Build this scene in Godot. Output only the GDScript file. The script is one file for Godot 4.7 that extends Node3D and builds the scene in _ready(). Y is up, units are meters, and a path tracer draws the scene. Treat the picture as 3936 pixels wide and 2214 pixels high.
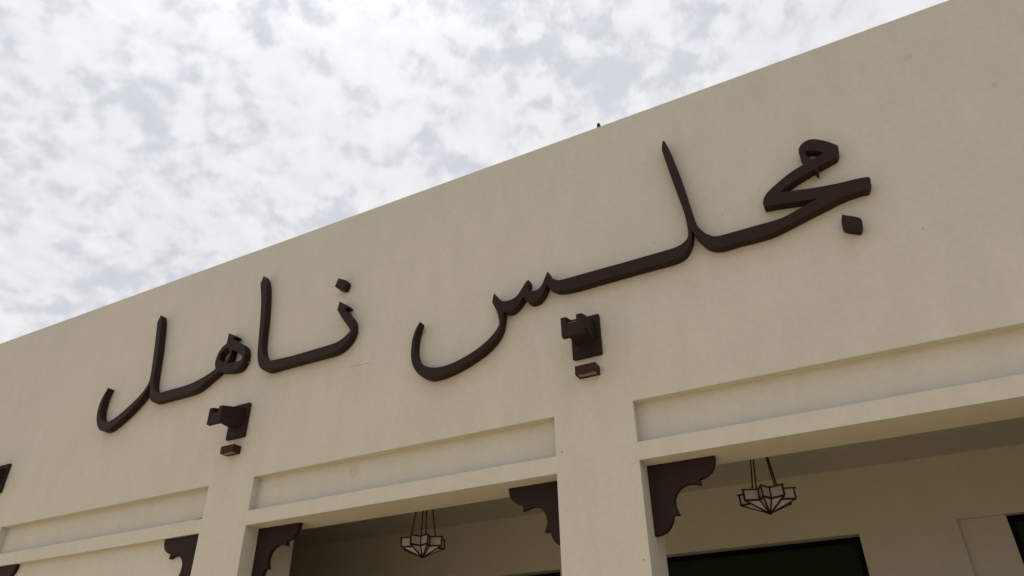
extends Node3D

# ---- measures of the place, in metres; the front plane of the building is z = 0
const ROOF := 6.575
const PANEL_TOP := 3.703
const PANEL_LOW := 3.376
const SOFFIT := 3.240
const WALL := 0.41
const XS := [-15.0, -13.35, -10.1, -9.44, -6.011, -5.401, -2.178, -1.515, 1.705, 2.37, 5.59, 6.25, 11.0]
const BACK := -3.2
const CEILING := 3.83

var names := {}
var stucco: StandardMaterial3D
var paint: StandardMaterial3D
var plate_paint: StandardMaterial3D
var lamp_paint: StandardMaterial3D
var wood: StandardMaterial3D
var tone := FastNoiseLite.new()


# ---- mesh building: B is {v, n, c}
func start() -> Dictionary:
	return {"v": PackedVector3Array(), "n": PackedVector3Array(), "c": PackedColorArray()}


func tri(b: Dictionary, p: Vector3, q: Vector3, r: Vector3, np: Vector3, nq: Vector3, nr: Vector3) -> void:
	# p, q, r run counter-clockwise seen from outside
	b.v.append_array([p, r, q])
	b.n.append_array([np, nr, nq])


func quad(b: Dictionary, p: Vector3, q: Vector3, r: Vector3, s: Vector3) -> void:
	var n := (q - p).cross(s - p).normalized()
	tri(b, p, q, r, n, n, n)
	tri(b, p, r, s, n, n, n)


func flat(b: Dictionary, p: Vector3, q: Vector3, r: Vector3) -> void:
	var n := (q - p).cross(r - p).normalized()
	tri(b, p, q, r, n, n, n)


func hexa(b: Dictionary, k: Array) -> void:
	# k: bottom four (counter-clockwise seen from above) then the top four
	quad(b, k[4], k[5], k[6], k[7])
	quad(b, k[3], k[2], k[1], k[0])
	for i in 4:
		var j: int = (i + 1) % 4
		quad(b, k[i], k[j], k[j + 4], k[i + 4])


func box(b: Dictionary, lo: Vector3, hi: Vector3) -> void:
	hexa(b, [Vector3(lo.x, lo.y, hi.z), Vector3(hi.x, lo.y, hi.z), Vector3(hi.x, lo.y, lo.z), Vector3(lo.x, lo.y, lo.z),
		Vector3(lo.x, hi.y, hi.z), Vector3(hi.x, hi.y, hi.z), Vector3(hi.x, hi.y, lo.z), Vector3(lo.x, hi.y, lo.z)])


func bevel_box(b: Dictionary, lo: Vector3, hi: Vector3, e: float) -> void:
	# a box whose twelve edges are cut by e
	var c := (lo + hi) / 2
	var h := (hi - lo) / 2
	for ax in 3:
		for s in [-1.0, 1.0]:
			var u: int = (ax + 1) % 3
			var w: int = (ax + 2) % 3
			var pts := []
			for q in [[-1, -1], [1, -1], [1, 1], [-1, 1]]:
				var p := c
				p[ax] += s * h[ax]
				p[u] += q[0] * (h[u] - e)
				p[w] += q[1] * (h[w] - e)
				pts.append(p)
			if s > 0:
				quad(b, pts[0], pts[1], pts[2], pts[3])
			else:
				quad(b, pts[3], pts[2], pts[1], pts[0])
			# the cut edges between face ax and face u
			for s2 in [-1.0, 1.0]:
				var e4 := []
				for t in [-1.0, 1.0]:
					var p1 := c
					p1[ax] += s * h[ax]
					p1[u] += s2 * (h[u] - e)
					p1[w] += t * (h[w] - e)
					var p2 := c
					p2[ax] += s * (h[ax] - e)
					p2[u] += s2 * h[u]
					p2[w] += t * (h[w] - e)
					e4.append_array([p1, p2])
				if s * s2 > 0:
					quad(b, e4[0], e4[1], e4[3], e4[2])
				else:
					quad(b, e4[2], e4[3], e4[1], e4[0])
	for sx in [-1.0, 1.0]:
		for sy in [-1.0, 1.0]:
			for sz in [-1.0, 1.0]:
				var o := c + Vector3(sx * h.x, sy * h.y, sz * h.z)
				var p := o - Vector3(0, sy * e, sz * e)
				var q := o - Vector3(sx * e, 0, sz * e)
				var r := o - Vector3(sx * e, sy * e, 0)
				if sx * sy * sz > 0:
					flat(b, p, q, r)
				else:
					flat(b, p, r, q)


func bar(b: Dictionary, p: Vector3, q: Vector3, r: float, sides := 8, cap := true) -> void:
	var d := (q - p).normalized()
	var u := d.cross(Vector3.UP if absf(d.y) < 0.9 else Vector3.RIGHT).normalized()
	var w := d.cross(u)
	for i in sides:
		var a0 := TAU * i / sides
		var a1 := TAU * (i + 1) / sides
		var n0 := u * cos(a0) + w * sin(a0)
		var n1 := u * cos(a1) + w * sin(a1)
		tri(b, p + n0 * r, p + n1 * r, q + n1 * r, n0, n1, n1)
		tri(b, p + n0 * r, q + n1 * r, q + n0 * r, n0, n1, n0)
		if cap:
			tri(b, q, q + n0 * r, q + n1 * r, d, d, d)
			tri(b, p, p + n1 * r, p + n0 * r, -d, -d, -d)


func strip(b: Dictionary, p: Vector3, q: Vector3, wide: float, thick: float, out: Vector3) -> void:
	# a flat bar from p to q, its wide face towards out
	var d := (q - p).normalized()
	var o := (out - d * out.dot(d)).normalized()
	var s := d.cross(o) * wide / 2
	var t := o * thick / 2
	hexa(b, [p - s - t, p + s - t, p + s + t, p - s + t, q - s - t, q + s - t, q + s + t, q - s + t])


func ring(b: Dictionary, c: Vector3, axis: Vector3, big: float, small: float) -> void:
	var u := axis.cross(Vector3.UP if absf(axis.y) < 0.9 else Vector3.RIGHT).normalized()
	var w := axis.cross(u)
	for i in 14:
		for k in 6:
			var f := []
			for m in [[i, k], [i + 1, k], [i + 1, k + 1], [i, k + 1]]:
				var a: float = TAU * m[0] / 14
				var e: float = TAU * m[1] / 6
				var dir := u * cos(a) + w * sin(a)
				var nn := dir * cos(e) + axis * sin(e)
				f.append([c + dir * big + nn * small, nn])
			tri(b, f[0][0], f[2][0], f[1][0], f[0][1], f[2][1], f[1][1])
			tri(b, f[0][0], f[3][0], f[2][0], f[0][1], f[3][1], f[2][1])


func smooth(ctrl: Array) -> Array:
	# a closed curve through the control points; those with a third number stay corners
	var n := ctrl.size()
	var p := []
	for c in ctrl:
		p.append(Vector2(c[0], c[1]))
	var out := []
	for i in n:
		var a: Vector2 = p[i]
		var z: Vector2 = p[(i + 1) % n]
		var len := a.distance_to(z)
		var m := []
		for k in [i, (i + 1) % n]:
			var before: Vector2 = p[(k + n - 1) % n]
			var after: Vector2 = p[(k + 1) % n]
			var here: Vector2 = p[k]
			if ctrl[k].size() > 2:
				m.append((z - a) / maxf(len, 1e-5))
			else:
				m.append((after - before) / maxf(here.distance_to(before) + here.distance_to(after), 1e-5))
		var steps := clampi(ceili(len / 0.022), 1, 5)
		for s in steps:
			var t := float(s) / steps
			var t2 := t * t
			var t3 := t2 * t
			var q: Vector2 = a * (2 * t3 - 3 * t2 + 1) + m[0] * len * (t3 - 2 * t2 + t) + z * (3 * t2 - 2 * t3) + m[1] * len * (t3 - t2)
			out.append([q, s == 0 and ctrl[i].size() > 2])
	return out


func wound(loop: Array, left: bool) -> Array:
	var area := 0.0
	for i in loop.size():
		area += (loop[i][0] as Vector2).cross(loop[(i + 1) % loop.size()][0])
	if (area > 0) != left:
		loop = loop.duplicate()
		loop.reverse()
	return loop


func inset(loop: Array, e: float) -> PackedVector2Array:
	var out := PackedVector2Array()
	var n := loop.size()
	for i in n:
		var d0: Vector2 = (loop[i][0] - loop[(i + n - 1) % n][0]).normalized()
		var d1: Vector2 = (loop[(i + 1) % n][0] - loop[i][0]).normalized()
		var b := (Vector2(-d0.y, d0.x) + Vector2(-d1.y, d1.x))
		out.append(loop[i][0] + b.normalized() * e * clampf((d0.dot(d1) + 0.1) / 0.8, 0.02, 1.0))
	return out


func extrude(b: Dictionary, loops: Array, z0: float, z1: float, e: float) -> void:
	# loops of [Vector2, corner]: the first is the outline, the others are holes; edges of the front are cut by e
	var faces := []
	for k in loops.size():
		var loop := wound(loops[k], k == 0)
		var n := loop.size()
		var inner := inset(loop, e)
		faces.append(inner)
		for i in n:
			var j := (i + 1) % n
			var p: Vector2 = loop[i][0]
			var q: Vector2 = loop[j][0]
			var d := (q - p).normalized()
			var flatn := Vector3(d.y, -d.x, 0)
			var nn := []
			for m in [i, j]:
				var d0: Vector2 = (loop[m][0] - loop[(m + n - 1) % n][0]).normalized()
				var d1: Vector2 = (loop[(m + 1) % n][0] - loop[m][0]).normalized()
				if loop[m][1] or d0.dot(d1) < 0.75:
					nn.append(flatn)
				else:
					var s := (d0 + d1).normalized()
					nn.append(Vector3(s.y, -s.x, 0))
			var p0 := Vector3(p.x, p.y, z0)
			var q0 := Vector3(q.x, q.y, z0)
			var p1 := Vector3(p.x, p.y, z1 - e)
			var q1 := Vector3(q.x, q.y, z1 - e)
			tri(b, p0, q0, q1, nn[0], nn[1], nn[1])
			tri(b, p0, q1, p1, nn[0], nn[1], nn[0])
			var p2 := Vector3(inner[i].x, inner[i].y, z1)
			var q2 := Vector3(inner[j].x, inner[j].y, z1)
			var mp: Vector3 = (nn[0] + Vector3.BACK).normalized()
			var mq: Vector3 = (nn[1] + Vector3.BACK).normalized()
			tri(b, p1, q1, q2, mp, mq, mq)
			tri(b, p1, q2, p2, mp, mq, mp)
	var poly: PackedVector2Array = faces[0]
	for k in range(1, faces.size()):
		var hole: PackedVector2Array = faces[k]
		var best := [1e9, 0, 0]
		for i in poly.size():
			for j in hole.size():
				var dd := poly[i].distance_squared_to(hole[j])
				if dd < best[0]:
					best = [dd, i, j]
		var merged := PackedVector2Array()
		for i in best[1] + 1:
			merged.append(poly[i])
		for j in hole.size() + 1:
			merged.append(hole[(best[2] + j) % hole.size()])
		for i in range(best[1], poly.size()):
			merged.append(poly[i])
		poly = merged
	var index := Geometry2D.triangulate_polygon(poly)
	if index.is_empty():
		printerr("a face could not be triangulated")
	for i in range(0, index.size(), 3):
		var a := poly[index[i]]
		var c := poly[index[i + 1]]
		var d := poly[index[i + 2]]
		if (c - a).cross(d - a) < 0:
			var t := c
			c = d
			d = t
		tri(b, Vector3(a.x, a.y, z1), Vector3(c.x, c.y, z1), Vector3(d.x, d.y, z1), Vector3.BACK, Vector3.BACK, Vector3.BACK)
		tri(b, Vector3(a.x, a.y, z0), Vector3(d.x, d.y, z0), Vector3(c.x, c.y, z0), Vector3.FORWARD, Vector3.FORWARD, Vector3.FORWARD)


# ---- objects
func made(b: Dictionary, m: Material) -> ArrayMesh:
	var a := []
	a.resize(Mesh.ARRAY_MAX)
	a[Mesh.ARRAY_VERTEX] = b.v
	a[Mesh.ARRAY_NORMAL] = b.n
	if b.c.size():
		a[Mesh.ARRAY_COLOR] = b.c
	var mesh := ArrayMesh.new()
	mesh.add_surface_from_arrays(Mesh.PRIMITIVE_TRIANGLES, a)
	mesh.surface_set_material(0, m)
	return mesh


func numbered(called: String) -> String:
	names[called] = names.get(called, -1) + 1
	return called if names[called] == 0 else "%s_%03d" % [called, names[called]]


func part(called: String, mesh: Mesh, parent: Node3D, at := Vector3.ZERO) -> MeshInstance3D:
	var o := MeshInstance3D.new()
	o.mesh = mesh
	o.position = at
	var n := 0
	var nm := called
	while parent.has_node(nm):
		n += 1
		nm = "%s_%03d" % [called, n]
	o.name = nm
	parent.add_child(o, true)
	return o


func thing(called: String, label: String, category: String, at := Vector3.ZERO, group := "") -> Node3D:
	var o := Node3D.new()
	o.name = numbered(called)
	add_child(o)
	o.position = at
	tag(o, label, category, group)
	return o


func tag(o: Node3D, label: String, category: String, group := "") -> void:
	o.set_meta("label", label)
	o.set_meta("category", category)
	if group:
		o.set_meta("group", group)


func another(o: Node3D, called: String, at: Vector3, label: String) -> Node3D:
	var c: Node3D = o.duplicate()
	c.name = numbered(called)
	add_child(c)
	c.position = at
	c.set_meta("label", label)
	return c


# ---- materials
func noise_texture(size: int, frequency: float, octaves: int, seed_: int, dark: float, light: float) -> NoiseTexture2D:
	var n := FastNoiseLite.new()
	n.seed = seed_
	n.noise_type = FastNoiseLite.TYPE_SIMPLEX_SMOOTH
	n.frequency = frequency
	n.fractal_octaves = octaves
	n.fractal_gain = 0.62
	var t := NoiseTexture2D.new()
	t.width = size
	t.height = size
	t.seamless = true
	t.noise = n
	var g := Gradient.new()
	g.set_color(0, Color(dark, dark, dark))
	g.set_color(1, Color(light, light, light))
	t.color_ramp = g
	return t


func bump_texture(size: int, frequency: float, octaves: int, seed_: int, strength: float) -> NoiseTexture2D:
	var t := noise_texture(size, frequency, octaves, seed_, 0, 1)
	t.color_ramp = null
	t.as_normal_map = true
	t.bump_strength = strength
	return t


func matt(c: Color, rough: float, called: String) -> StandardMaterial3D:
	var m := StandardMaterial3D.new()
	m.resource_name = called
	m.albedo_color = c.linear_to_srgb()
	m.roughness = rough
	return m


func plaster(c: Color, called: String, albedo: Texture2D, normal: Texture2D) -> StandardMaterial3D:
	var m := matt(c, 0.95, called)
	m.metallic_specular = 0.2
	m.albedo_texture = albedo
	m.normal_enabled = true
	m.normal_texture = normal
	m.normal_scale = 0.10
	m.uv1_triplanar = true
	m.uv1_world_triplanar = true
	m.uv1_scale = Vector3.ONE * 0.42
	m.vertex_color_use_as_albedo = true
	# faint upright streaks left by rain and the float
	m.detail_enabled = true
	m.detail_blend_mode = BaseMaterial3D.BLEND_MODE_MUL
	m.detail_albedo = noise_texture(512, 0.022, 5, 71, 0.968, 1.0)
	m.detail_uv_layer = BaseMaterial3D.DETAIL_UV_2
	m.uv2_triplanar = true
	m.uv2_world_triplanar = true
	m.uv2_scale = Vector3(0.30, 0.085, 0.30)
	return m


func painted(c: Color, rough: float, called: String, normal: Texture2D) -> StandardMaterial3D:
	var m := matt(c, rough, called)
	m.normal_enabled = true
	m.normal_texture = normal
	m.metallic_specular = 0.22
	m.normal_scale = 0.12
	m.uv1_triplanar = true
	m.uv1_scale = Vector3.ONE * 3.0
	return m


func materials() -> void:
	tone.seed = 11
	tone.noise_type = FastNoiseLite.TYPE_SIMPLEX_SMOOTH
	tone.frequency = 0.55
	tone.fractal_octaves = 4
	var grain := noise_texture(1024, 0.035, 6, 3, 0.965, 1.0)
	var rough := bump_texture(1024, 0.16, 3, 5, 8.0)
	stucco = plaster(Color(0.498, 0.487, 0.438), "cream textured plaster", grain, rough)
	var fine := bump_texture(512, 0.05, 4, 8, 4.0)
	paint = painted(Color(0.0215, 0.0138, 0.0108), 0.5, "dark brown letter paint", fine)
	plate_paint = painted(Color(0.021, 0.0142, 0.0120), 0.6, "dark brown fitting paint", fine)
	lamp_paint = painted(Color(0.036, 0.0165, 0.0128), 0.55, "red brown wall lamp paint", fine)
	wood = painted(Color(0.0205, 0.0140, 0.0122), 0.65, "dark stained wood", fine)


func cloud_noise(seed_: int, frequency: float, octaves: int, warp: float) -> FastNoiseLite:
	var n := FastNoiseLite.new()
	n.seed = seed_
	n.noise_type = FastNoiseLite.TYPE_SIMPLEX_SMOOTH
	n.frequency = frequency
	n.fractal_octaves = octaves
	n.domain_warp_enabled = true
	n.domain_warp_amplitude = warp
	n.domain_warp_frequency = frequency * 1.3
	n.domain_warp_fractal_octaves = 3
	return n


# ---- sky: a layer of broken cloud over pale blue, computed by direction
func cloud_sky() -> ImageTexture:
	# [azimuth, elevation, radius in degrees, weight]: where the layer thickens and where it opens
	var spots := [[-71.5, 42.7, 1.0, -1.0], [-73.1, 40.4, 0.6, -0.8], [-69.3, 44.7, 0.7, -0.7], [-64.7, 42.9, 1.0, -1.0], [-66.7, 40.1, 1.2, -1.0], [-67.3, 37.4, 1.0, -1.0], [-68.6, 36.6, 1.4, -0.9], [-64.3, 40.4, 1.1, -0.8], [-62.9, 47.5, 1.1, -0.9], [-69.3, 33.0, 1.0, -0.8], [-63.1, 33.4, 1.4, -0.9], [-57.5, 43.4, 0.8, -0.5], [-60.4, 45.1, 0.8, -0.6], [-54.2, 48.0, 1.0, -0.6], [-53.7, 39.5, 1.4, -0.8], [-59.2, 37.8, 0.8, -0.7], [-51.1, 37.9, 1.0, -0.7], [-56.6, 34.8, 1.1, -0.8], [-35.6, 42.9, 1.3, -1.0], [-31.0, 41.1, 1.6, -0.9], [-37.5, 47.2, 1.1, -0.6], [-26.8, 47.5, 0.9, -0.6], [-64.2, 29.7, 0.7, -0.5], [-62.6, 35.4, 0.5, -0.5], [-56.9, 48.6, 0.8, -0.4], [-70.0, 39.9, 1.7, 0.8], [-67.7, 43.4, 1.5, 0.8], [-70.3, 42.0, 1.0, 0.7], [-62.5, 45.0, 1.7, 0.8], [-58.3, 41.6, 1.7, 0.9], [-51.9, 44.3, 4.0, 0.9], [-45.6, 48.4, 3.0, 0.8], [-40.4, 51.0, 3.7, 1.0], [-63.7, 35.0, 1.1, 0.9], [-63.6, 38.7, 1.2, 0.6], [-47.7, 37.9, 1.8, 1.0], [-53.7, 37.5, 1.1, 0.7], [-65.1, 30.9, 1.6, 0.7], [-57.5, 33.1, 2.0, 0.7], [-52.6, 33.4, 1.6, 0.8], [-65.1, 27.3, 2.6, 0.8], [-37.3, 44.8, 1.1, 0.9], [-30.6, 44.2, 2.0, 1.0], [-46.4, 42.5, 2.1, 0.5], [-36.1, 39.6, 1.3, 0.7], [-59.1, 30.4, 1.9, 0.6], [-22.7, 49.8, 1.4, -1.0], [-15.9, 46.3, 2.2, -1.0], [-19.1, 46.9, 1.6, -0.9], [-22.6, 45.8, 1.0, -0.8], [-6.1, 48.2, 0.9, -0.6], [-8.4, 48.0, 0.8, -0.5], [-13.4, 47.2, 1.3, -0.7], [-35.5, 43.5, 0.8, -0.9], [-29.4, 48.5, 1.3, -0.3], [-15.5, 50.9, 1.1, -0.3], [-28.9, 44.7, 2.6, 1.0], [-18.8, 48.9, 1.0, 0.9], [-10.4, 46.9, 1.1, 0.8], [-7.9, 44.9, 1.5, 0.9], [1.2, 46.4, 2.8, 0.7], [9.7, 44.8, 3.8, 0.6], [-23.8, 51.5, 1.9, 0.7], [-18.5, 44.3, 1.5, 0.7], [-2.5, 45.4, 1.8, 0.7]]
	# azimuth 0 is straight ahead (-z) and stands at the picture's left edge
	var w := 2048
	var h := 1024
	var bias := PackedFloat32Array()
	bias.resize(w * h / 2)
	for s in spots:
		var el := deg_to_rad(s[1])
		var az := deg_to_rad(s[0])
		var c := Vector3(sin(az) * cos(el), sin(el), -cos(az) * cos(el))
		var r := deg_to_rad(s[2])
		var y0 := clampi(int((PI / 2 - el - 2.2 * r) / PI * h), 0, h / 2 - 1)
		var y1 := clampi(int((PI / 2 - el + 2.2 * r) / PI * h), 0, h / 2 - 1)
		var half := int(minf(2.2 * r / maxf(cos(el + 2.0 * r), 0.12), PI) / TAU * w)
		var xc := int(az / TAU * w)
		for y in range(y0, y1 + 1):
			var up := PI / 2 - (y + 0.5) / h * PI
			for xx in range(xc - half, xc + half + 1):
				var x := posmod(xx, w)
				var a := (x + 0.5) / w * TAU
				var d := Vector3(sin(a) * cos(up), sin(up), -cos(a) * cos(up))
				bias[y * w + x] += s[3] * exp(-1.4 * d.distance_squared_to(c) / (r * r))
	var shape := cloud_noise(23, 3.2, 4, 0.08)
	var fine := cloud_noise(57, 14.0, 6, 0.04)
	fine.fractal_gain = 0.62
	var puff := FastNoiseLite.new()
	puff.seed = 33
	puff.noise_type = FastNoiseLite.TYPE_CELLULAR
	puff.cellular_distance_function = FastNoiseLite.DISTANCE_EUCLIDEAN
	puff.cellular_return_type = FastNoiseLite.RETURN_DISTANCE
	puff.cellular_jitter = 1.0
	puff.frequency = 5.2
	puff.fractal_type = FastNoiseLite.FRACTAL_FBM
	puff.fractal_octaves = 4
	puff.fractal_gain = 0.5
	puff.domain_warp_enabled = true
	puff.domain_warp_amplitude = 0.07
	puff.domain_warp_frequency = 9.0
	puff.domain_warp_fractal_octaves = 4
	var veil := FastNoiseLite.new()
	veil.seed = 4
	veil.noise_type = FastNoiseLite.TYPE_SIMPLEX_SMOOTH
	veil.frequency = 1.1
	veil.fractal_octaves = 5
	var data := PackedFloat32Array()
	data.resize(w * h * 3)
	var blue := Color(0.615, 0.645, 0.705)
	var white := Color(0.815, 0.818, 0.835)
	var earth := Color(0.36, 0.31, 0.24)
	for y in h:
		var up := PI / 2 - (y + 0.5) / h * PI
		var sy := sin(up)
		var cy := cos(up)
		for x in w:
			var k := (y * w + x) * 3
			if y >= h / 2:
				data[k] = earth.r
				data[k + 1] = earth.g
				data[k + 2] = earth.b
				continue
			var a := (x + 0.5) / w * TAU
			var f := 1.0 / (sy + 0.16)
			var px := sin(a) * cy * f
			var pz := -cos(a) * cy * f
			var n := shape.get_noise_2d(px, pz)
			var m := fine.get_noise_2d(px, pz)
			var v := veil.get_noise_2d(px + 9.0, pz)
			var q := -puff.get_noise_2d(px, pz) - 0.35
			var d := -0.02 + 0.31 * bias[y * w + x] + 0.36 * n + 0.72 * q + 0.68 * m
			var t := clampf((d + 0.25) / 0.54, 0.0, 1.0)
			t = t * t * (3.0 - 2.0 * t)
			t = 0.14 + 0.86 * t
			t = lerpf(t, 0.80, clampf(1.0 - sy / 0.22, 0.0, 1.0))
			# the layer glows more the nearer it is to the sun
			var near := acos(clampf(sin(a) * cy * -0.266 + sy * 0.956 + cos(a) * cy * 0.127, -1.0, 1.0))
			var glow := exp(-pow(near / 0.29, 2.0))
			var inner := (1.0 + 1.2 * glow) * (1.0 + 0.04 * v + 0.07 * (q + 0.1) + 0.10 * m)
			inner = lerpf(1.0, inner, 0.5 + 0.5 * t)
			data[k] = lerpf(blue.r, white.r, t) * inner
			data[k + 1] = lerpf(blue.g, white.g, t) * inner
			data[k + 2] = lerpf(blue.b, white.b, t) * inner
	return ImageTexture.create_from_image(Image.create_from_data(w, h, false, Image.FORMAT_RGBF, data.to_byte_array()))


func _ready() -> void:
	# ---- camera, sky, sun, exposure
	var cam := Camera3D.new()
	cam.name = "camera"
	cam.position = Vector3(0, 1.6, 5)
	cam.rotation_degrees = Vector3(31.371, 26.903, -1.028)
	cam.fov = 43.887
	cam.far = 2000
	add_child(cam)
	cam.current = true
	var sky := Sky.new()
	var pano := PanoramaSkyMaterial.new()
	pano.panorama = cloud_sky()
	sky.sky_material = pano
	var env := Environment.new()
	env.background_mode = Environment.BG_SKY
	env.sky = sky
	env.tonemap_mode = Environment.TONE_MAPPER_LINEAR
	env.tonemap_exposure = 1.0
	env.ambient_light_source = Environment.AMBIENT_SOURCE_SKY
	env.sdfgi_enabled = true
	env.ssao_enabled = true
	env.ssil_enabled = true
	var world := WorldEnvironment.new()
	world.name = "environment"
	world.environment = env
	add_child(world)
	var sun := DirectionalLight3D.new()
	sun.name = "sun"
	sun.light_energy = 1.6
	sun.light_color = Color(1.0, 0.96, 0.9)
	sun.light_angular_distance = 0.5
	sun.shadow_enabled = true
	add_child(sun)
	sun.look_at_from_position(Vector3(-2.5, 9.0, -1.2), Vector3.ZERO)

	materials()
	ground()
	building()
	letters()
	brackets()
	fittings()
	lanterns()
	roof_stub()


func ground() -> void:
	# pale unseen sheet added to bounce light up the front, duller sand beyond it
	for q in [["ground", Color(0.27, 0.22, 0.155), -600.0, 600.0, -600.0, 600.0, 0.0], ["added_bounce_sheet", Color(0.57, 0.445, 0.265), -45.0, 5.0, 0.02, 14.0, 0.004]]:
		var m := matt(q[1], 0.95, q[0])
		m.albedo_texture = noise_texture(512, 0.03, 5, 9, 0.85, 1.0)
		m.uv1_triplanar = true
		m.uv1_world_triplanar = true
		m.uv1_scale = Vector3.ONE * 0.5
		var b := start()
		quad(b, Vector3(q[2], q[6], q[5]), Vector3(q[3], q[6], q[5]), Vector3(q[3], q[6], q[4]), Vector3(q[2], q[6], q[4]))
		var g := part(q[0], made(b, m), self)
		g.set_meta("kind", "structure")


func shade(p: Vector3) -> Color:
	# uneven fading of the paint, a few per cent
	var k := 1.0 + 0.035 * tone.get_noise_3dv(p) + 0.035 * tone.get_noise_3dv(p * 3.7 + Vector3(31, 7, 2))
	return Color(k, k * (1.0 - 0.012 * tone.get_noise_3dv(p * 0.8 + Vector3(5, 40, 3))), k)


func sheet(b: Dictionary, p: Vector3, u: Vector3, w: Vector3, cell := 0.22) -> void:
	# a rectangle from p along u and w (u x w points outwards), cut into small quads that carry the paint's unevenness
	var nu := clampi(ceili(u.length() / cell), 1, 90)
	var nw := clampi(ceili(w.length() / cell), 1, 40)
	for i in nu:
		for j in nw:
			var a := p + u * (float(i) / nu) + w * (float(j) / nw)
			var c := p + u * (float(i + 1) / nu) + w * (float(j) / nw)
			var d := p + u * (float(i + 1) / nu) + w * (float(j + 1) / nw)
			var e := p + u * (float(i) / nu) + w * (float(j + 1) / nw)
			quad(b, a, c, d, e)
			for v in [a, d, c, a, e, d]:
				b.c.append(shade(v))


func slab(b: Dictionary, lo: Vector3, hi: Vector3, skip := "", cell := 0.4) -> void:
	var s := hi - lo
	var x := Vector3(s.x, 0, 0)
	var y := Vector3(0, s.y, 0)
	var z := Vector3(0, 0, s.z)
	if not skip.contains("f"):
		sheet(b, lo + z, x, y, cell)
	if not skip.contains("b"):
		sheet(b, lo + x, -x, y, cell)
	if not skip.contains("l"):
		sheet(b, lo, z, y, cell)
	if not skip.contains("r"):
		sheet(b, lo + x + z, -z, y, cell)
	if not skip.contains("t"):
		sheet(b, lo + y + z, x, -z, cell)
	if not skip.contains("u"):
		sheet(b, lo, x, z, cell)


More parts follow.
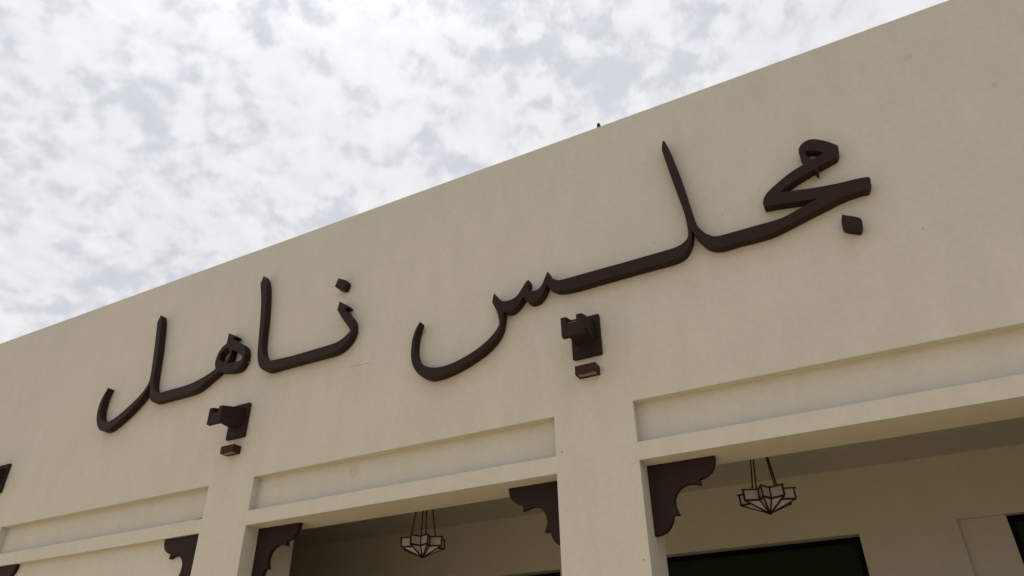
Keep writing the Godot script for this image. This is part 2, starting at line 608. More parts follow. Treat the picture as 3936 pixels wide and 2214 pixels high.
func building() -> void:
	var o := thing("building", "long cream plastered building with a flat roof line and open arcade", "building")
	# the front: columns between XS, rows between the heights; -1 is an opening, 0 the front plane, else a recess
	var ys := [0.0, SOFFIT, PANEL_LOW, PANEL_TOP, ROOF]
	var face := start()
	var recess := {}
	var deep := func(i: int, j: int) -> float:
		if i < 0 or j < 0 or i >= XS.size() - 1 or j >= 4:
			return 0.0
		var bay: bool = i % 2 == 1 and i < 11
		if not bay or j == 1 or j == 3:
			return 0.0
		if j == 2:
			return 0.085
		return 0.07 if i <= 3 else WALL
	for i in XS.size() - 1:
		for j in 4:
			var d: float = deep.call(i, j)
			var x0: float = XS[i]
			var x1: float = XS[i + 1]
			var y0: float = ys[j]
			var y1: float = ys[j + 1]
			var b := face
			if d > 0 and d < WALL:
				b = start()
				recess[[i, j]] = b
			if d < WALL:
				sheet(b, Vector3(x0, y0, -d), Vector3(x1 - x0, 0, 0), Vector3(0, y1 - y0, 0))
			if d > 0:
				sheet(b, Vector3(x0, y0, -d), Vector3(0, y1 - y0, 0), Vector3(0, 0, d), 0.15)
				sheet(b, Vector3(x1, y0, 0), Vector3(0, y1 - y0, 0), Vector3(0, 0, -d), 0.15)
				sheet(b, Vector3(x0, y1, 0), Vector3(0, 0, -d), Vector3(x1 - x0, 0, 0), 0.15)
				if y0 > 0:
					sheet(b, Vector3(x0, y0, 0), Vector3(x1 - x0, 0, 0), Vector3(0, 0, -d), 0.15)
	# the back of the front wall, its top and its ends
	for i in XS.size() - 1:
		var x0: float = XS[i]
		var x1: float = XS[i + 1]
		var open: bool = deep.call(i, 0) >= WALL
		sheet(face, Vector3(x1, SOFFIT, -WALL), Vector3(x0 - x1, 0, 0), Vector3(0, ROOF - SOFFIT, 0), 0.6)
		if not open:
			sheet(face, Vector3(x1, 0, -WALL), Vector3(x0 - x1, 0, 0), Vector3(0, SOFFIT, 0), 0.6)
	sheet(face, Vector3(-15, ROOF, 0), Vector3(26, 0, 0), Vector3(0, 0, -WALL), 0.4)
	sheet(face, Vector3(-15, 0, -WALL), Vector3(0, 0, WALL), Vector3(0, ROOF, 0), 0.6)
	sheet(face, Vector3(11, 0, 0), Vector3(0, 0, -WALL), Vector3(0, ROOF, 0), 0.6)
	part("front_wall", made(face, stucco), o)
	for k in recess:
		part("recessed_panel" if k[1] == 2 else "blind_bay", made(recess[k], stucco), o)
	# behind the front: a deeper pier, the arcade's back wall with niches, ceiling, ends and roof
	var pier := start()
	slab(pier, Vector3(-6.011, 0, -0.66), Vector3(-5.401, CEILING, -WALL), "f")
	part("pier", made(pier, stucco), o)
	var top := start()
	slab(top, Vector3(-10, CEILING, BACK - 0.3), Vector3(6.6, CEILING + 0.25, -WALL), "", 0.8)
	part("arcade_ceiling", made(top, stucco), o)
	var roof := start()
	slab(roof, Vector3(-15, 5.9, -9), Vector3(11, 6.1, -WALL), "", 1.0)
	slab(roof, Vector3(-15, 0, -9.3), Vector3(11, ROOF, -9), "", 1.0)
	slab(roof, Vector3(-15, 0, -9), Vector3(-14.7, ROOF, -WALL), "", 1.0)
	slab(roof, Vector3(10.7, 0, -9), Vector3(11, ROOF, -WALL), "", 1.0)
	part("roof", made(roof, stucco), o)
	for q in [-10.0, 6.4]:
		var ends := start()
		slab(ends, Vector3(q, 0, BACK), Vector3(q + 0.2, CEILING, -WALL), "", 0.8)
		part("arcade_end_wall", made(ends, stucco), o)
	# an unseen dark floor added to dim the arcade, then its back wall with niches [left, right, top, depth, depth where the left jamb starts, has a right jamb]
	var tile := matt(Color(0.16, 0.12, 0.085), 0.5, "added brown floor tile")
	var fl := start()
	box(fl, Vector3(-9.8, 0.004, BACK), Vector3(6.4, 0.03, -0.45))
	part("added_dark_floor", made(fl, tile), o)
	var back := start()
	var niches := [[-8.9, -6.5, 3.17, 0.2, 0.0, true], [-5.9, -3.59, 3.150, 0.2, 0.0, true], [-2.6, -0.303, 3.18, 0.19, 0.0, true], [0.576, 0.987, 3.21, 0.05, 0.0, false], [0.987, 3.1, 3.21, 0.13, 0.05, true], [4.2, 6.2, 3.2, 0.2, 0.0, true]]
	var x := -10.0
	for nn in niches:
		var l: float = nn[0]
		var r: float = nn[1]
		var t: float = nn[2]
		var d: float = nn[3]
		if l > x:
			sheet(back, Vector3(x, 0, BACK), Vector3(l - x, 0, 0), Vector3(0, CEILING, 0))
		sheet(back, Vector3(l, t, BACK), Vector3(r - l, 0, 0), Vector3(0, CEILING - t, 0))
		sheet(back, Vector3(l, 0, BACK - d), Vector3(0, t, 0), Vector3(0, 0, d - nn[4]))
		if nn[5]:
			sheet(back, Vector3(r, 0, BACK), Vector3(0, t, 0), Vector3(0, 0, -d))
		sheet(back, Vector3(l, t, BACK), Vector3(0, 0, -d), Vector3(r - l, 0, 0))
		sheet(back, Vector3(l, 0, BACK - d), Vector3(r - l, 0, 0), Vector3(0, t, 0))
		x = r
	sheet(back, Vector3(x, 0, BACK), Vector3(6.6 - x, 0, 0), Vector3(0, CEILING, 0))
	part("arcade_back_wall", made(back, stucco), o)
	var glass := matt(Color(0.015, 0.022, 0.014), 0.06, "dark tinted glass")
	glass.metallic_specular = 0.3
	var alu := matt(Color(0.0022, 0.0021, 0.002), 0.5, "black window frame")
	alu.metallic_specular = 0.15
	for k in niches.size():
		if k == 3:
			continue
		var q: Array = niches[k]
		var fr := start()
		var z: float = BACK - q[3]
		var e := 0.055
		var l: float = q[0] + 0.002
		var r: float = q[1] - 0.002
		var t: float = q[2] - 0.002
		box(fr, Vector3(l, t - e, z + 0.002), Vector3(r, t, z + 0.04))
		box(fr, Vector3(l, 0.03, z + 0.002), Vector3(l + e, t - e, z + 0.04))
		box(fr, Vector3(r - e, 0.03, z + 0.002), Vector3(r, t - e, z + 0.04))
		var win := part("window", made(fr, alu), o)
		var pane := start()
		box(pane, Vector3(l + e, 0.04, z + 0.004), Vector3(r - e, t - e, z + 0.02))
		part("pane", made(pane, glass), win)
	# wear: specks, a hairline crack, an open joint, faint round patches
	var dirt := matt(Color(0.045, 0.038, 0.03), 0.9, "dirt")
	for q in [[-4.719, 5.671, 0.005], [0.729, 4.548, 0.004], [-1.562, 2.547, 0.006], [-5.345, 2.845, 0.005], [-2.126, 3.402, 0.006], [-0.582, 5.149, 0.004], [-1.175, 5.072, 0.005], [-5.40, 4.775, 0.005]]:
		var b := start()
		bar(b, Vector3(q[0], q[1], -0.001), Vector3(q[0] + 0.001, q[1], 0.0025), q[2] * 0.75, 6)
		part("speck", made(b, dirt), o)
	var crack := start()
	var line := [[-4.35, 4.639], [-4.30, 4.6375], [-4.237, 4.633], [-4.17, 4.6295], [-4.11, 4.623]]
	for i in 4:
		strip(crack, Vector3(line[i][0], line[i][1], 0.0005), Vector3(line[i + 1][0], line[i + 1][1], 0.0005), 0.0025 + 0.001 * (i % 2), 0.001, Vector3.BACK)
	part("hairline_crack", made(crack, matt(Color(0.2, 0.17, 0.13), 0.95, "crack")), o)
	var gap := start()
	hexa(gap, [Vector3(-6.13, PANEL_LOW, -0.002), Vector3(-6.012, PANEL_LOW, -0.002), Vector3(-6.012, PANEL_LOW, -0.084), Vector3(-6.13, PANEL_LOW, -0.084),
		Vector3(-6.13, PANEL_LOW + 0.0015, -0.002), Vector3(-6.012, PANEL_LOW + 0.010, -0.002), Vector3(-6.012, PANEL_LOW + 0.010, -0.084), Vector3(-6.13, PANEL_LOW + 0.0015, -0.084)])
	part("open_joint", made(gap, dirt), o)
	var fade := GradientTexture2D.new()
	fade.width = 64
	fade.height = 64
	fade.fill = GradientTexture2D.FILL_RADIAL
	fade.fill_from = Vector2(0.5, 0.5)
	fade.fill_to = Vector2(0.97, 0.5)
	var g := Gradient.new()
	g.set_color(0, Color(1, 1, 1, 1))
	g.set_color(1, Color(1, 1, 1, 0))
	g.add_point(0.6, Color(1, 1, 1, 0.8))
	fade.gradient = g
	var patch := matt(Color(0.30, 0.265, 0.215), 0.95, "faint patch")
	patch.albedo_color.a = 0.11
	patch.albedo_texture = fade
	patch.transparency = BaseMaterial3D.TRANSPARENCY_ALPHA
	for q in [[1.072, 6.13, 0.09, 0.0015], [1.51, 5.594, 0.07, 0.0015], [-4.238, 3.59, 0.16, -0.0835]]:
		var m := QuadMesh.new()
		m.size = Vector2(q[2], q[2])
		m.material = patch
		part("round_patch", m, o, Vector3(q[0], q[1], q[3]))


func letters() -> void:
	var shapes := {
		"majlis": [[[0.381, 5.411, 1], [0.376, 5.374], [0.365, 5.342], [0.347, 5.311, 1], [0.273, 5.290], [0.199, 5.270, 1], [0.193, 5.233], [0.190, 5.207, 1], [0.179, 5.228], [0.167, 5.258, 1], [0.096, 5.235], [0.030, 5.210], [0.014, 5.203], [-0.033, 5.182], [-0.073, 5.162], [-0.115, 5.141, 1], [-0.036, 5.122], [0.053, 5.103], [0.168, 5.083], [0.281, 5.068], [0.326, 5.064], [0.430, 5.058], [0.505, 5.046], [0.514, 5.038], [0.515, 5.010], [0.504, 4.978], [0.483, 4.938, 1], [0.419, 4.941], [0.366, 4.939], [0.311, 4.932], [0.256, 4.920], [0.180, 4.899], [0.101, 4.878], [0.029, 4.859], [-0.065, 4.832], [-0.160, 4.807], [-0.236, 4.790], [-0.264, 4.787], [-0.354, 4.785], [-0.446, 4.787], [-0.508, 4.788], [-0.572, 4.785], [-0.620, 4.785], [-0.651, 4.788], [-0.685, 4.798], [-0.723, 4.820], [-0.754, 4.853], [-0.790, 4.910], [-0.816, 4.966], [-0.826, 4.992], [-0.835, 5.020, 1], [-0.839, 4.987], [-0.846, 4.949], [-0.858, 4.913], [-0.889, 4.856], [-0.920, 4.822], [-0.955, 4.802], [-0.997, 4.790], [-1.031, 4.787], [-1.099, 4.786], [-1.201, 4.786], [-1.340, 4.786], [-1.578, 4.783], [-1.724, 4.781], [-1.872, 4.779], [-1.929, 4.781], [-1.962, 4.783], [-2.008, 4.789], [-2.047, 4.799], [-2.091, 4.821], [-2.125, 4.850], [-2.138, 4.868], [-2.150, 4.898, 1], [-2.159, 4.870], [-2.175, 4.834], [-2.195, 4.800], [-2.219, 4.774], [-2.243, 4.758], [-2.274, 4.749], [-2.301, 4.749], [-2.327, 4.759], [-2.352, 4.781], [-2.369, 4.810], [-2.379, 4.837, 1], [-2.392, 4.816], [-2.412, 4.789], [-2.436, 4.764], [-2.464, 4.741], [-2.496, 4.724], [-2.524, 4.718], [-2.547, 4.720], [-2.567, 4.728], [-2.585, 4.738, 1], [-2.586, 4.704], [-2.595, 4.631], [-2.612, 4.570], [-2.636, 4.521], [-2.676, 4.471], [-2.728, 4.426], [-2.803, 4.380], [-2.903, 4.335], [-3.005, 4.298], [-3.083, 4.276], [-3.160, 4.260], [-3.212, 4.252], [-3.265, 4.249], [-3.313, 4.251], [-3.362, 4.261], [-3.400, 4.278], [-3.441, 4.307], [-3.481, 4.350], [-3.517, 4.404], [-3.541, 4.460], [-3.555, 4.530], [-3.559, 4.603], [-3.554, 4.681], [-3.540, 4.752], [-3.524, 4.796], [-3.502, 4.837], [-3.483, 4.862], [-3.475, 4.870, 1], [-3.482, 4.839], [-3.495, 4.794], [-3.508, 4.738], [-3.517, 4.672], [-3.518, 4.609], [-3.513, 4.556], [-3.499, 4.506], [-3.475, 4.464], [-3.442, 4.429], [-3.408, 4.402], [-3.368, 4.379], [-3.324, 4.362], [-3.270, 4.349], [-3.216, 4.344], [-3.137, 4.348], [-3.059, 4.361], [-2.956, 4.390], [-2.854, 4.429], [-2.778, 4.469], [-2.702, 4.523], [-2.654, 4.572], [-2.623, 4.618, 1], [-2.625, 4.653], [-2.635, 4.710], [-2.647, 4.753], [-2.663, 4.794], [-2.683, 4.837], [-2.695, 4.861, 1], [-2.691, 4.893], [-2.680, 4.944], [-2.675, 4.953, 1], [-2.663, 4.936], [-2.647, 4.909], [-2.626, 4.879], [-2.602, 4.856], [-2.578, 4.845], [-2.546, 4.838], [-2.506, 4.839], [-2.470, 4.848], [-2.438, 4.868], [-2.410, 4.899], [-2.381, 4.940], [-2.356, 4.974], [-2.337, 4.988], [-2.324, 4.992, 1], [-2.327, 4.961], [-2.333, 4.932], [-2.340, 4.912, 1], [-2.320, 4.888], [-2.293, 4.868], [-2.266, 4.862], [-2.235, 4.869], [-2.207, 4.889], [-2.188, 4.915], [-2.173, 4.948], [-2.152, 4.991], [-2.137, 5.015], [-2.132, 5.021, 1], [-2.125, 4.994], [-2.109, 4.960], [-2.092, 4.939], [-2.064, 4.918], [-2.038, 4.905], [-2.016, 4.900], [-1.978, 4.898], [-1.940, 4.898], [-1.789, 4.898], [-1.641, 4.898], [-1.495, 4.897], [-1.352, 4.897], [-1.290, 4.898], [-1.187, 4.899], [-1.084, 4.900], [-1.016, 4.901], [-0.964, 4.908], [-0.918, 4.925], [-0.889, 4.947], [-0.873, 4.974], [-0.867, 5.004], [-0.865, 5.040], [-0.868, 5.164], [-0.873, 5.230], [-0.885, 5.321], [-0.901, 5.429], [-0.919, 5.556], [-0.940, 5.710], [-0.958, 5.859], [-0.969, 5.948, 1], [-0.960, 6.005], [-0.948, 6.049], [-0.943, 6.052], [-0.932, 6.040], [-0.916, 5.986], [-0.901, 5.911], [-0.884, 5.808], [-0.865, 5.687], [-0.846, 5.542], [-0.831, 5.410], [-0.817, 5.274], [-0.805, 5.155], [-0.801, 5.121], [-0.787, 5.062], [-0.763, 5.005], [-0.731, 4.956], [-0.694, 4.920], [-0.664, 4.903], [-0.630, 4.897], [-0.553, 4.895], [-0.426, 4.896], [-0.302, 4.896], [-0.277, 4.895], [-0.201, 4.896], [-0.139, 4.902], [-0.092, 4.913], [-0.044, 4.929], [0.020, 4.950], [0.067, 4.964], [0.108, 4.975], [0.135, 4.982, 1], [0.060, 4.995], [-0.055, 5.016], [-0.173, 5.035], [-0.253, 5.045, 1], [-0.255, 5.077], [-0.251, 5.099], [-0.234, 5.134], [-0.213, 5.162], [-0.183, 5.187], [-0.137, 5.217], [-0.094, 5.244], [-0.032, 5.279], [0.036, 5.309], [0.102, 5.332], [0.128, 5.341, 1], [0.113, 5.370], [0.102, 5.404], [0.098, 5.440], [0.101, 5.477], [0.110, 5.503], [0.124, 5.523], [0.144, 5.540], [0.168, 5.551], [0.196, 5.555], [0.220, 5.550], [0.248, 5.537], [0.279, 5.515], [0.317, 5.483], [0.353, 5.445]],
		[[0.147, 5.453, 1], [0.173, 5.449], [0.201, 5.439], [0.228, 5.423], [0.253, 5.401], [0.271, 5.382, 1], [0.232, 5.372], [0.176, 5.355, 1], [0.160, 5.387], [0.148, 5.419], [0.146, 5.441]]],
		"jeem_dot": [[[0.261, 4.782, 1], [0.289, 4.765], [0.320, 4.747], [0.349, 4.729], [0.368, 4.711], [0.374, 4.695], [0.370, 4.661], [0.361, 4.641], [0.343, 4.615, 1], [0.283, 4.647], [0.245, 4.675], [0.238, 4.694], [0.246, 4.741]]],
		"naa": [[[-5.705, 6.070, 1], [-5.670, 6.014], [-5.634, 5.918], [-5.591, 5.710], [-5.562, 5.511], [-5.548, 5.361], [-5.537, 5.230], [-5.526, 5.138], [-5.507, 5.063], [-5.473, 4.994], [-5.430, 4.941], [-5.393, 4.910, 1], [-5.195, 4.896], [-5.042, 4.891], [-4.891, 4.892], [-4.743, 4.894], [-4.597, 4.896], [-4.510, 4.900], [-4.464, 4.908], [-4.409, 4.929], [-4.349, 4.965], [-4.317, 4.992, 1], [-4.353, 5.048], [-4.406, 5.118], [-4.458, 5.187], [-4.490, 5.236], [-4.510, 5.268], [-4.526, 5.285, 1], [-4.516, 5.344], [-4.510, 5.388, 1], [-4.448, 5.346], [-4.389, 5.304, 1], [-4.378, 5.279, 1], [-4.433, 5.281, 1], [-4.415, 5.258], [-4.370, 5.203], [-4.322, 5.143], [-4.299, 5.099], [-4.283, 5.014], [-4.287, 4.969], [-4.304, 4.926], [-4.333, 4.883], [-4.374, 4.846], [-4.418, 4.819], [-4.477, 4.798], [-4.532, 4.790], [-4.629, 4.789], [-4.775, 4.791], [-4.923, 4.792], [-5.073, 4.792], [-5.227, 4.791], [-5.330, 4.789], [-5.398, 4.797], [-5.462, 4.828], [-5.512, 4.880], [-5.547, 4.950], [-5.570, 5.034], [-5.585, 5.126], [-5.599, 5.246], [-5.621, 5.416], [-5.650, 5.612], [-5.678, 5.752], [-5.708, 5.870], [-5.737, 5.972, 1]]],
		"nun_dot": [[[-4.566, 5.689, 1], [-4.515, 5.663], [-4.456, 5.631, 1], [-4.453, 5.593], [-4.463, 5.559], [-4.485, 5.529, 1], [-4.528, 5.545], [-4.568, 5.568], [-4.601, 5.596, 1]]],
		"hel": [[[-7.387, 6.003, 1], [-7.373, 5.975], [-7.348, 5.905], [-7.332, 5.848], [-7.285, 5.639], [-7.250, 5.457], [-7.226, 5.299], [-7.206, 5.161], [-7.187, 5.057], [-7.163, 4.988], [-7.125, 4.938], [-7.072, 4.905], [-7.027, 4.891, 1], [-6.884, 4.892], [-6.728, 4.891], [-6.605, 4.892], [-6.516, 4.900], [-6.384, 4.926], [-6.292, 4.952], [-6.212, 4.982], [-6.177, 4.999, 1], [-6.196, 5.032], [-6.206, 5.065], [-6.208, 5.109], [-6.198, 5.164], [-6.178, 5.213], [-6.149, 5.250], [-6.117, 5.274], [-6.083, 5.290, 1], [-6.089, 5.303, 1], [-6.087, 5.362], [-6.083, 5.415, 1], [-6.025, 5.386], [-5.963, 5.355, 1], [-5.941, 5.334, 1], [-5.974, 5.332], [-6.003, 5.331, 1], [-5.952, 5.293], [-5.908, 5.265], [-5.851, 5.231], [-5.809, 5.198], [-5.781, 5.161], [-5.761, 5.112], [-5.755, 5.063], [-5.760, 5.012], [-5.776, 4.965], [-5.799, 4.932], [-5.831, 4.913], [-5.887, 4.907], [-5.941, 4.911], [-5.997, 4.921], [-6.053, 4.934], [-6.118, 4.951, 1], [-6.184, 4.916], [-6.253, 4.878], [-6.270, 4.869], [-6.354, 4.824], [-6.434, 4.793], [-6.491, 4.784], [-6.641, 4.780], [-6.847, 4.781], [-7.003, 4.781], [-7.067, 4.783], [-7.108, 4.794], [-7.152, 4.823], [-7.181, 4.863], [-7.215, 4.951], [-7.243, 5.051, 1], [-7.259, 5.004], [-7.293, 4.940], [-7.342, 4.876], [-7.411, 4.809], [-7.495, 4.742], [-7.583, 4.685], [-7.661, 4.640], [-7.723, 4.609], [-7.768, 4.591], [-7.817, 4.583], [-7.870, 4.587], [-7.925, 4.606], [-7.977, 4.643], [-8.020, 4.692], [-8.050, 4.741], [-8.071, 4.789], [-8.086, 4.846], [-8.095, 4.925], [-8.090, 4.995], [-8.071, 5.058], [-8.043, 5.120], [-8.020, 5.164, 1], [-8.005, 5.157, 1], [-8.027, 5.093], [-8.041, 5.024], [-8.041, 4.936], [-8.027, 4.851], [-8.007, 4.798], [-7.976, 4.755], [-7.943, 4.729], [-7.891, 4.705], [-7.849, 4.697], [-7.776, 4.702], [-7.697, 4.728], [-7.616, 4.768], [-7.526, 4.822], [-7.438, 4.880], [-7.364, 4.938], [-7.313, 4.994], [-7.281, 5.049], [-7.271, 5.087], [-7.271, 5.143], [-7.274, 5.171], [-7.299, 5.315], [-7.334, 5.495], [-7.371, 5.679], [-7.397, 5.801], [-7.421, 5.911, 1], [-7.405, 5.961]],
		[[-6.158, 5.129], [-6.153, 5.158], [-6.124, 5.195], [-6.086, 5.220], [-6.054, 5.232, 1], [-6.035, 5.204], [-6.012, 5.160], [-6.006, 5.131], [-6.013, 5.107], [-6.039, 5.080], [-6.083, 5.053, 1], [-6.118, 5.073], [-6.147, 5.100]],
		[[-5.985, 5.186, 1], [-5.930, 5.157], [-5.872, 5.122], [-5.826, 5.087], [-5.799, 5.055], [-5.798, 5.035], [-5.815, 5.020], [-5.846, 5.014], [-5.888, 5.015], [-5.948, 5.021], [-6.017, 5.029, 1], [-5.997, 5.064], [-5.985, 5.100], [-5.981, 5.143]]],
	}
	var what := {
		"majlis": ["sign_lettering", "largest brown raised Arabic lettering, the joined right-hand word with a long sweeping tail", "sign lettering"],
		"jeem_dot": ["sign_dot", "brown raised square dot below the right end of the large Arabic word", "sign dot"],
		"naa": ["sign_lettering", "brown raised U-shaped pair of Arabic letters in the middle of the sign", "sign lettering"],
		"nun_dot": ["sign_dot", "small brown raised diamond dot above the U-shaped Arabic letters", "sign dot"],
		"hel": ["sign_lettering", "brown raised Arabic lettering with a looped head and hooked tail, leftmost of the sign", "sign lettering"],
	}
	var studs := {"majlis": [[-3.480, 4.800]], "naa": [], "hel": [[-8.045, 5.027], [-5.76, 5.007]], "jeem_dot": [], "nun_dot": []}
	var steel := matt(Color(0.25, 0.24, 0.22), 0.4, "steel stud")
	for key in shapes:
		var loops := []
		for l in shapes[key]:
			loops.append(smooth(l))
		var lo := Vector2(1e9, 1e9)
		for p in loops[0]:
			lo = lo.min(p[0])
		for l in loops:
			for p in l:
				p[0] -= lo
		var o := thing(what[key][0], what[key][1], what[key][2], Vector3(lo.x, lo.y, 0), "brown raised lettering on the front wall")
		var b := start()
		extrude(b, loops, 0.012, 0.094, 0.003)
		part("letter_body", made(b, paint), o)
		for s in studs[key]:
			var sb := start()
			bar(sb, Vector3(s[0] - lo.x, s[1] - lo.y, 0.0), Vector3(s[0] - lo.x, s[1] - lo.y, 0.03), 0.005)
			part("mounting_stud", made(sb, steel), o)


func brackets() -> void:
	# a scrolled bracket that fills the corner between pier and beam; its corner is the origin
	var half := [[0.507, 0, 1], [0.503, -0.045], [0.484, -0.09], [0.452, -0.122], [0.412, -0.143], [0.378, -0.152, 1], [0.382, -0.198, 1], [0.345, -0.184], [0.308, -0.176], [0.268, -0.178], [0.228, -0.196]]
	var line := [[0, 0, 1]]
	line.append_array(half)
	for i in range(half.size() - 1, -1, -1):
		var q: Array = half[i].duplicate()
		q[0] = -half[i][1]
		q[1] = -half[i][0]
		line.append(q)
	var right := start()
	extrude(right, [smooth(line)], -0.0225, 0.0225, 0.003)
	var mirrored := []
	for q in line:
		var m: Array = q.duplicate()
		m[0] = -q[0]
		mirrored.append(m)
	var left := start()
	extrude(left, [smooth(mirrored)], -0.0225, 0.0225, 0.003)
	var mr := made(right, wood)
	var ml := made(left, wood)
	var g := "scrolled corner brackets under the beam"
	var list := [
		[mr, Vector3(-1.513, SOFFIT - 0.003, -0.19), "dark scrolled bracket right of the broad centre pier, beside the larger hanging lantern"],
		[ml, Vector3(-2.18, SOFFIT - 0.003, -0.19), "dark scrolled bracket left of the broad centre pier, at the middle bay's right end"],
		[mr, Vector3(-5.399, SOFFIT - 0.003, -0.19), "dark scrolled bracket at the middle bay's left corner, left of the smaller lantern"],
		[ml, Vector3(-6.013, SOFFIT - 0.003, -0.046), "dark scrolled bracket in the blind left bay, against its right corner"],
		[mr, Vector3(-9.438, SOFFIT - 0.003, -0.046), "dark scrolled bracket cut off by the picture's lower left corner"],
	]
	for q in list:
		var o := part(numbered("corner_bracket"), q[0], self, q[1])
		tag(o, q[2], "bracket", g)


func fittings() -> void:
	var g := "notched beam ends on square plates"
	var o := thing("beam_end_bracket", "dark notched beam end on a square plate, below the large word's tail", "wall bracket", Vector3(-1.845, 4.14, 0), g)
	var b := start()
	bevel_box(b, Vector3(-0.128, 0, 0.002), Vector3(0.128, 0.37, 0.04), 0.008)
	part("wall_plate", made(b, plate_paint), o)
	# beam: from the plate forward, a little lower towards its tip
	b = start()
	hexa(b, [Vector3(-0.086, 0.136, 0.215), Vector3(0.088, 0.136, 0.215), Vector3(0.088, 0.122, 0.041), Vector3(-0.086, 0.122, 0.041),
		Vector3(-0.086, 0.267, 0.215), Vector3(0.088, 0.267, 0.215), Vector3(0.088, 0.310, 0.041), Vector3(-0.086, 0.310, 0.041)])
	hexa(b, [Vector3(-0.086, 0.140, 0.285), Vector3(0.088, 0.140, 0.285), Vector3(0.088, 0.136, 0.215), Vector3(-0.086, 0.136, 0.215),
		Vector3(-0.086, 0.178, 0.285), Vector3(0.088, 0.178, 0.285), Vector3(0.088, 0.178, 0.215), Vector3(-0.086, 0.178, 0.215)])
	part("beam", made(b, plate_paint), o)
	# end block hanging lower, with two prongs that run back to the beam and a pocket between them
	b = start()
	bevel_box(b, Vector3(-0.091, 0.066, 0.285), Vector3(0.092, 0.180, 0.335), 0.003)
	for q in [[-0.0905, -0.046], [0.044, 0.0915]]:
		hexa(b, [Vector3(q[0], 0.1785, 0.3345), Vector3(q[1], 0.1785, 0.3345), Vector3(q[1], 0.1785, 0.2155), Vector3(q[0], 0.1785, 0.2155),
			Vector3(q[0], 0.238, 0.3345), Vector3(q[1], 0.238, 0.3345), Vector3(q[1], 0.2665, 0.2155), Vector3(q[0], 0.2665, 0.2155)])
	part("end_block", made(b, plate_paint), o)
	another(o, "beam_end_bracket", Vector3(-5.738, 4.14, 0), "dark notched beam end on a square plate, below the looped lettering")
	another(o, "beam_end_bracket", Vector3(-9.81, 4.14, 0), "dark square plate and beam end cut off by the picture's left edge")

	var l := thing("wall_light", "small red-brown box light under the beam end beside the centre pier", "wall light", Vector3(-1.845, 3.972, 0), "box lights on the front wall")
	b = start()
	var w := 0.0885
	# a case open below: front, back, sides and top, with a rim round the glass
	box(b, Vector3(-w, 0.012, 0.001), Vector3(w, 0.076, 0.1))
	for q in [[-w, -w + 0.014, 0.001, 0.1], [w - 0.014, w, 0.001, 0.1], [-w + 0.014, w - 0.014, 0.082, 0.1], [-w + 0.014, w - 0.014, 0.001, 0.03]]:
		box(b, Vector3(q[0], 0, q[2]), Vector3(q[1], 0.011, q[3]))
	part("case", made(b, lamp_paint), l)
	b = start()
	box(b, Vector3(-w + 0.0142, 0.003, 0.0302), Vector3(w - 0.0142, 0.010, 0.0818))
	var lens := matt(Color(0.115, 0.14, 0.125), 0.25, "frosted lens")
	part("lens", made(b, lens), l)
	var steel := matt(Color(0.4, 0.38, 0.35), 0.35, "screw steel")
	for q in [[-0.06, 0.091], [0.06, 0.091], [-0.06, 0.016], [0.06, 0.016]]:
		b = start()
		bar(b, Vector3(q[0], 0.001, q[1]), Vector3(q[0], -0.003, q[1]), 0.003)
		part("screw", made(b, steel), l)
	another(l, "wall_light", Vector3(-5.74, 3.972, 0), "small red-brown box light below the looped lettering, under the left beam end")


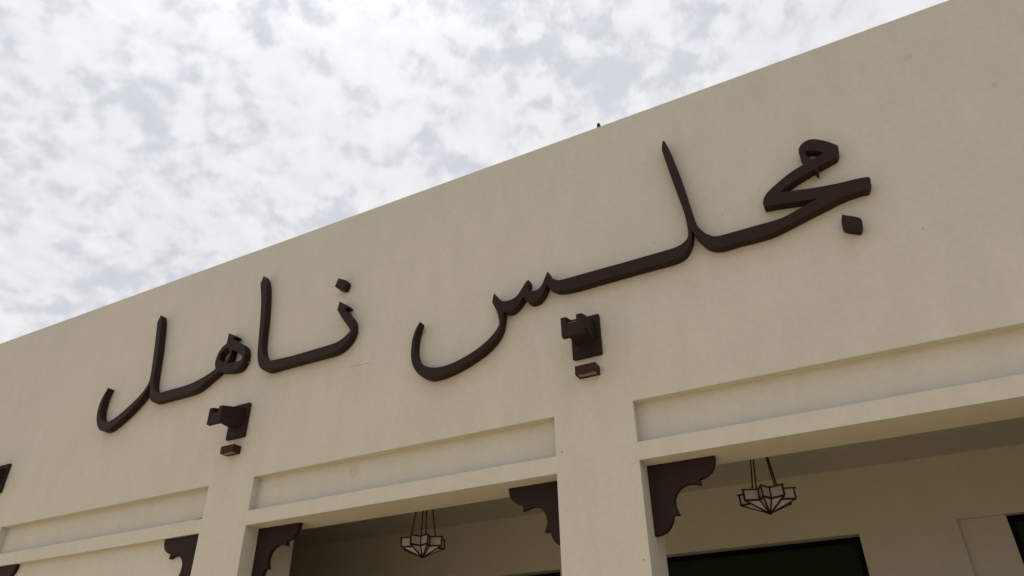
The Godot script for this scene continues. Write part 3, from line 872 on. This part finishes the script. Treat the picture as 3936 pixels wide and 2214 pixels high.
func lanterns() -> void:
	# an eight-pointed star of opal glass in a bronze frame; the origin is the tip below
	var bronze := painted(Color(0.036, 0.021, 0.010), 0.45, "bronze lantern frame", null)
	bronze.normal_enabled = false
	bronze.metallic = 0.3
	var opal := matt(Color(0.38, 0.385, 0.435), 0.3, "opal glass")
	opal.backlight_enabled = true
	opal.backlight = Color(0.2, 0.2, 0.21)
	var o := thing("hanging_lantern", "larger-looking star-shaped glass lantern on thin rods, in the right bay", "lantern", Vector3(-0.852, 3.036, -1.3), "star lanterns hanging in the arcade")
	var R := 0.222
	var r := 0.118
	var low := 0.100
	var high := 0.182
	var tip := Vector3(0, 0.006, 0)
	var ringv := []
	for i in 16:
		var a := PI / 8 * i
		var q := R if i % 2 == 0 else r
		ringv.append(Vector3(sin(a) * q, 0, cos(a) * q))
	var frame := start()
	var rim := start()
	for i in 16:
		var p: Vector3 = ringv[i]
		var q: Vector3 = ringv[(i + 1) % 16]
		var pl := p + Vector3.UP * low
		var ql := q + Vector3.UP * low
		var ph := p + Vector3.UP * high
		var qh := q + Vector3.UP * high
		var out := (q - p).cross(Vector3.UP)
		if out.dot(p + q) < 0:
			out = -out
		out = out.normalized()
		# bars: foot of the band, posts, ribs to the tip
		strip(frame, pl, ql, 0.0145, 0.010, out)
		strip(frame, pl, ph, 0.012, 0.012, p.normalized())
		strip(frame, pl, tip + (pl - tip) * 0.06, 0.0125, 0.008, p.normalized() + Vector3.DOWN)
		# the flat top rim juts out a little
		var s := 1.075
		var t := 0.93
		hexa(rim, [p * s + Vector3.UP * high, q * s + Vector3.UP * high, q * t + Vector3.UP * high, p * t + Vector3.UP * high,
			p * s + Vector3.UP * (high + 0.012), q * s + Vector3.UP * (high + 0.012), q * t + Vector3.UP * (high + 0.012), p * t + Vector3.UP * (high + 0.012)])
		var b := start()
		var k := 0.985
		quad(b, p * k + Vector3.UP * low, q * k + Vector3.UP * low, q * k + Vector3.UP * high, p * k + Vector3.UP * high)
		part("band_pane", made(b, opal), o)
		b = start()
		flat(b, tip + Vector3.UP * 0.004, q * k + Vector3.UP * low, p * k + Vector3.UP * low)
		part("lower_pane", made(b, opal), o)
	# cross bars over the top carry the rods
	for i in 2:
		var a := PI / 4 + PI / 2 * i
		var d := Vector3(sin(a), 0, cos(a)) * R
		strip(frame, Vector3.UP * (high + 0.006) - d * 0.93, Vector3.UP * (high + 0.006) + d * 0.93, 0.012, 0.008, Vector3.UP)
	part("frame", made(frame, bronze), o)
	part("top_rim", made(rim, bronze), o)
	var cone := start()
	for i in 16:
		var p: Vector3 = ringv[i]
		var q: Vector3 = ringv[(i + 1) % 16]
		var f := 0.15
		flat(cone, Vector3(0, -0.004, 0), tip + (q + Vector3.UP * low - tip) * f + Vector3.DOWN * 0.006, tip + (p + Vector3.UP * low - tip) * f + Vector3.DOWN * 0.006)
	part("tip_cap", made(cone, bronze), o)
	var ceiling := CEILING - o.position.y
	for i in 4:
		var a := PI / 4 + PI / 2 * i
		var d := Vector3(sin(a), 0, cos(a))
		var b := start()
		bar(b, d * 0.125 + Vector3.UP * (high + 0.030), d * 0.045 + Vector3.UP * (ceiling - 0.02), 0.0062)
		part("rod", made(b, bronze), o)
		b = start()
		ring(b, d * 0.128 + Vector3.UP * (high + 0.022), d.cross(Vector3.UP), 0.011, 0.0022)
		part("rod_loop", made(b, bronze), o)
	var can := start()
	bar(can, Vector3.UP * (ceiling - 0.03), Vector3.UP * (ceiling - 0.001), 0.07, 20)
	part("canopy", made(can, bronze), o)
	another(o, "hanging_lantern", Vector3(-4.262, 3.036, -1.3), "smaller-looking star-shaped glass lantern on thin rods, in the middle bay")


func roof_stub() -> void:
	var b := start()
	bevel_box(b, Vector3(-0.012, -0.10, -0.02), Vector3(0.012, 0.035, 0.02), 0.002)
	var o := part("roof_stub", made(b, wood), self, Vector3(-1.585, ROOF + 0.1, -0.1))
	o.rotation_degrees.z = -9
	tag(o, "short dark metal stub standing up from the roof edge against the sky", "roof stub")
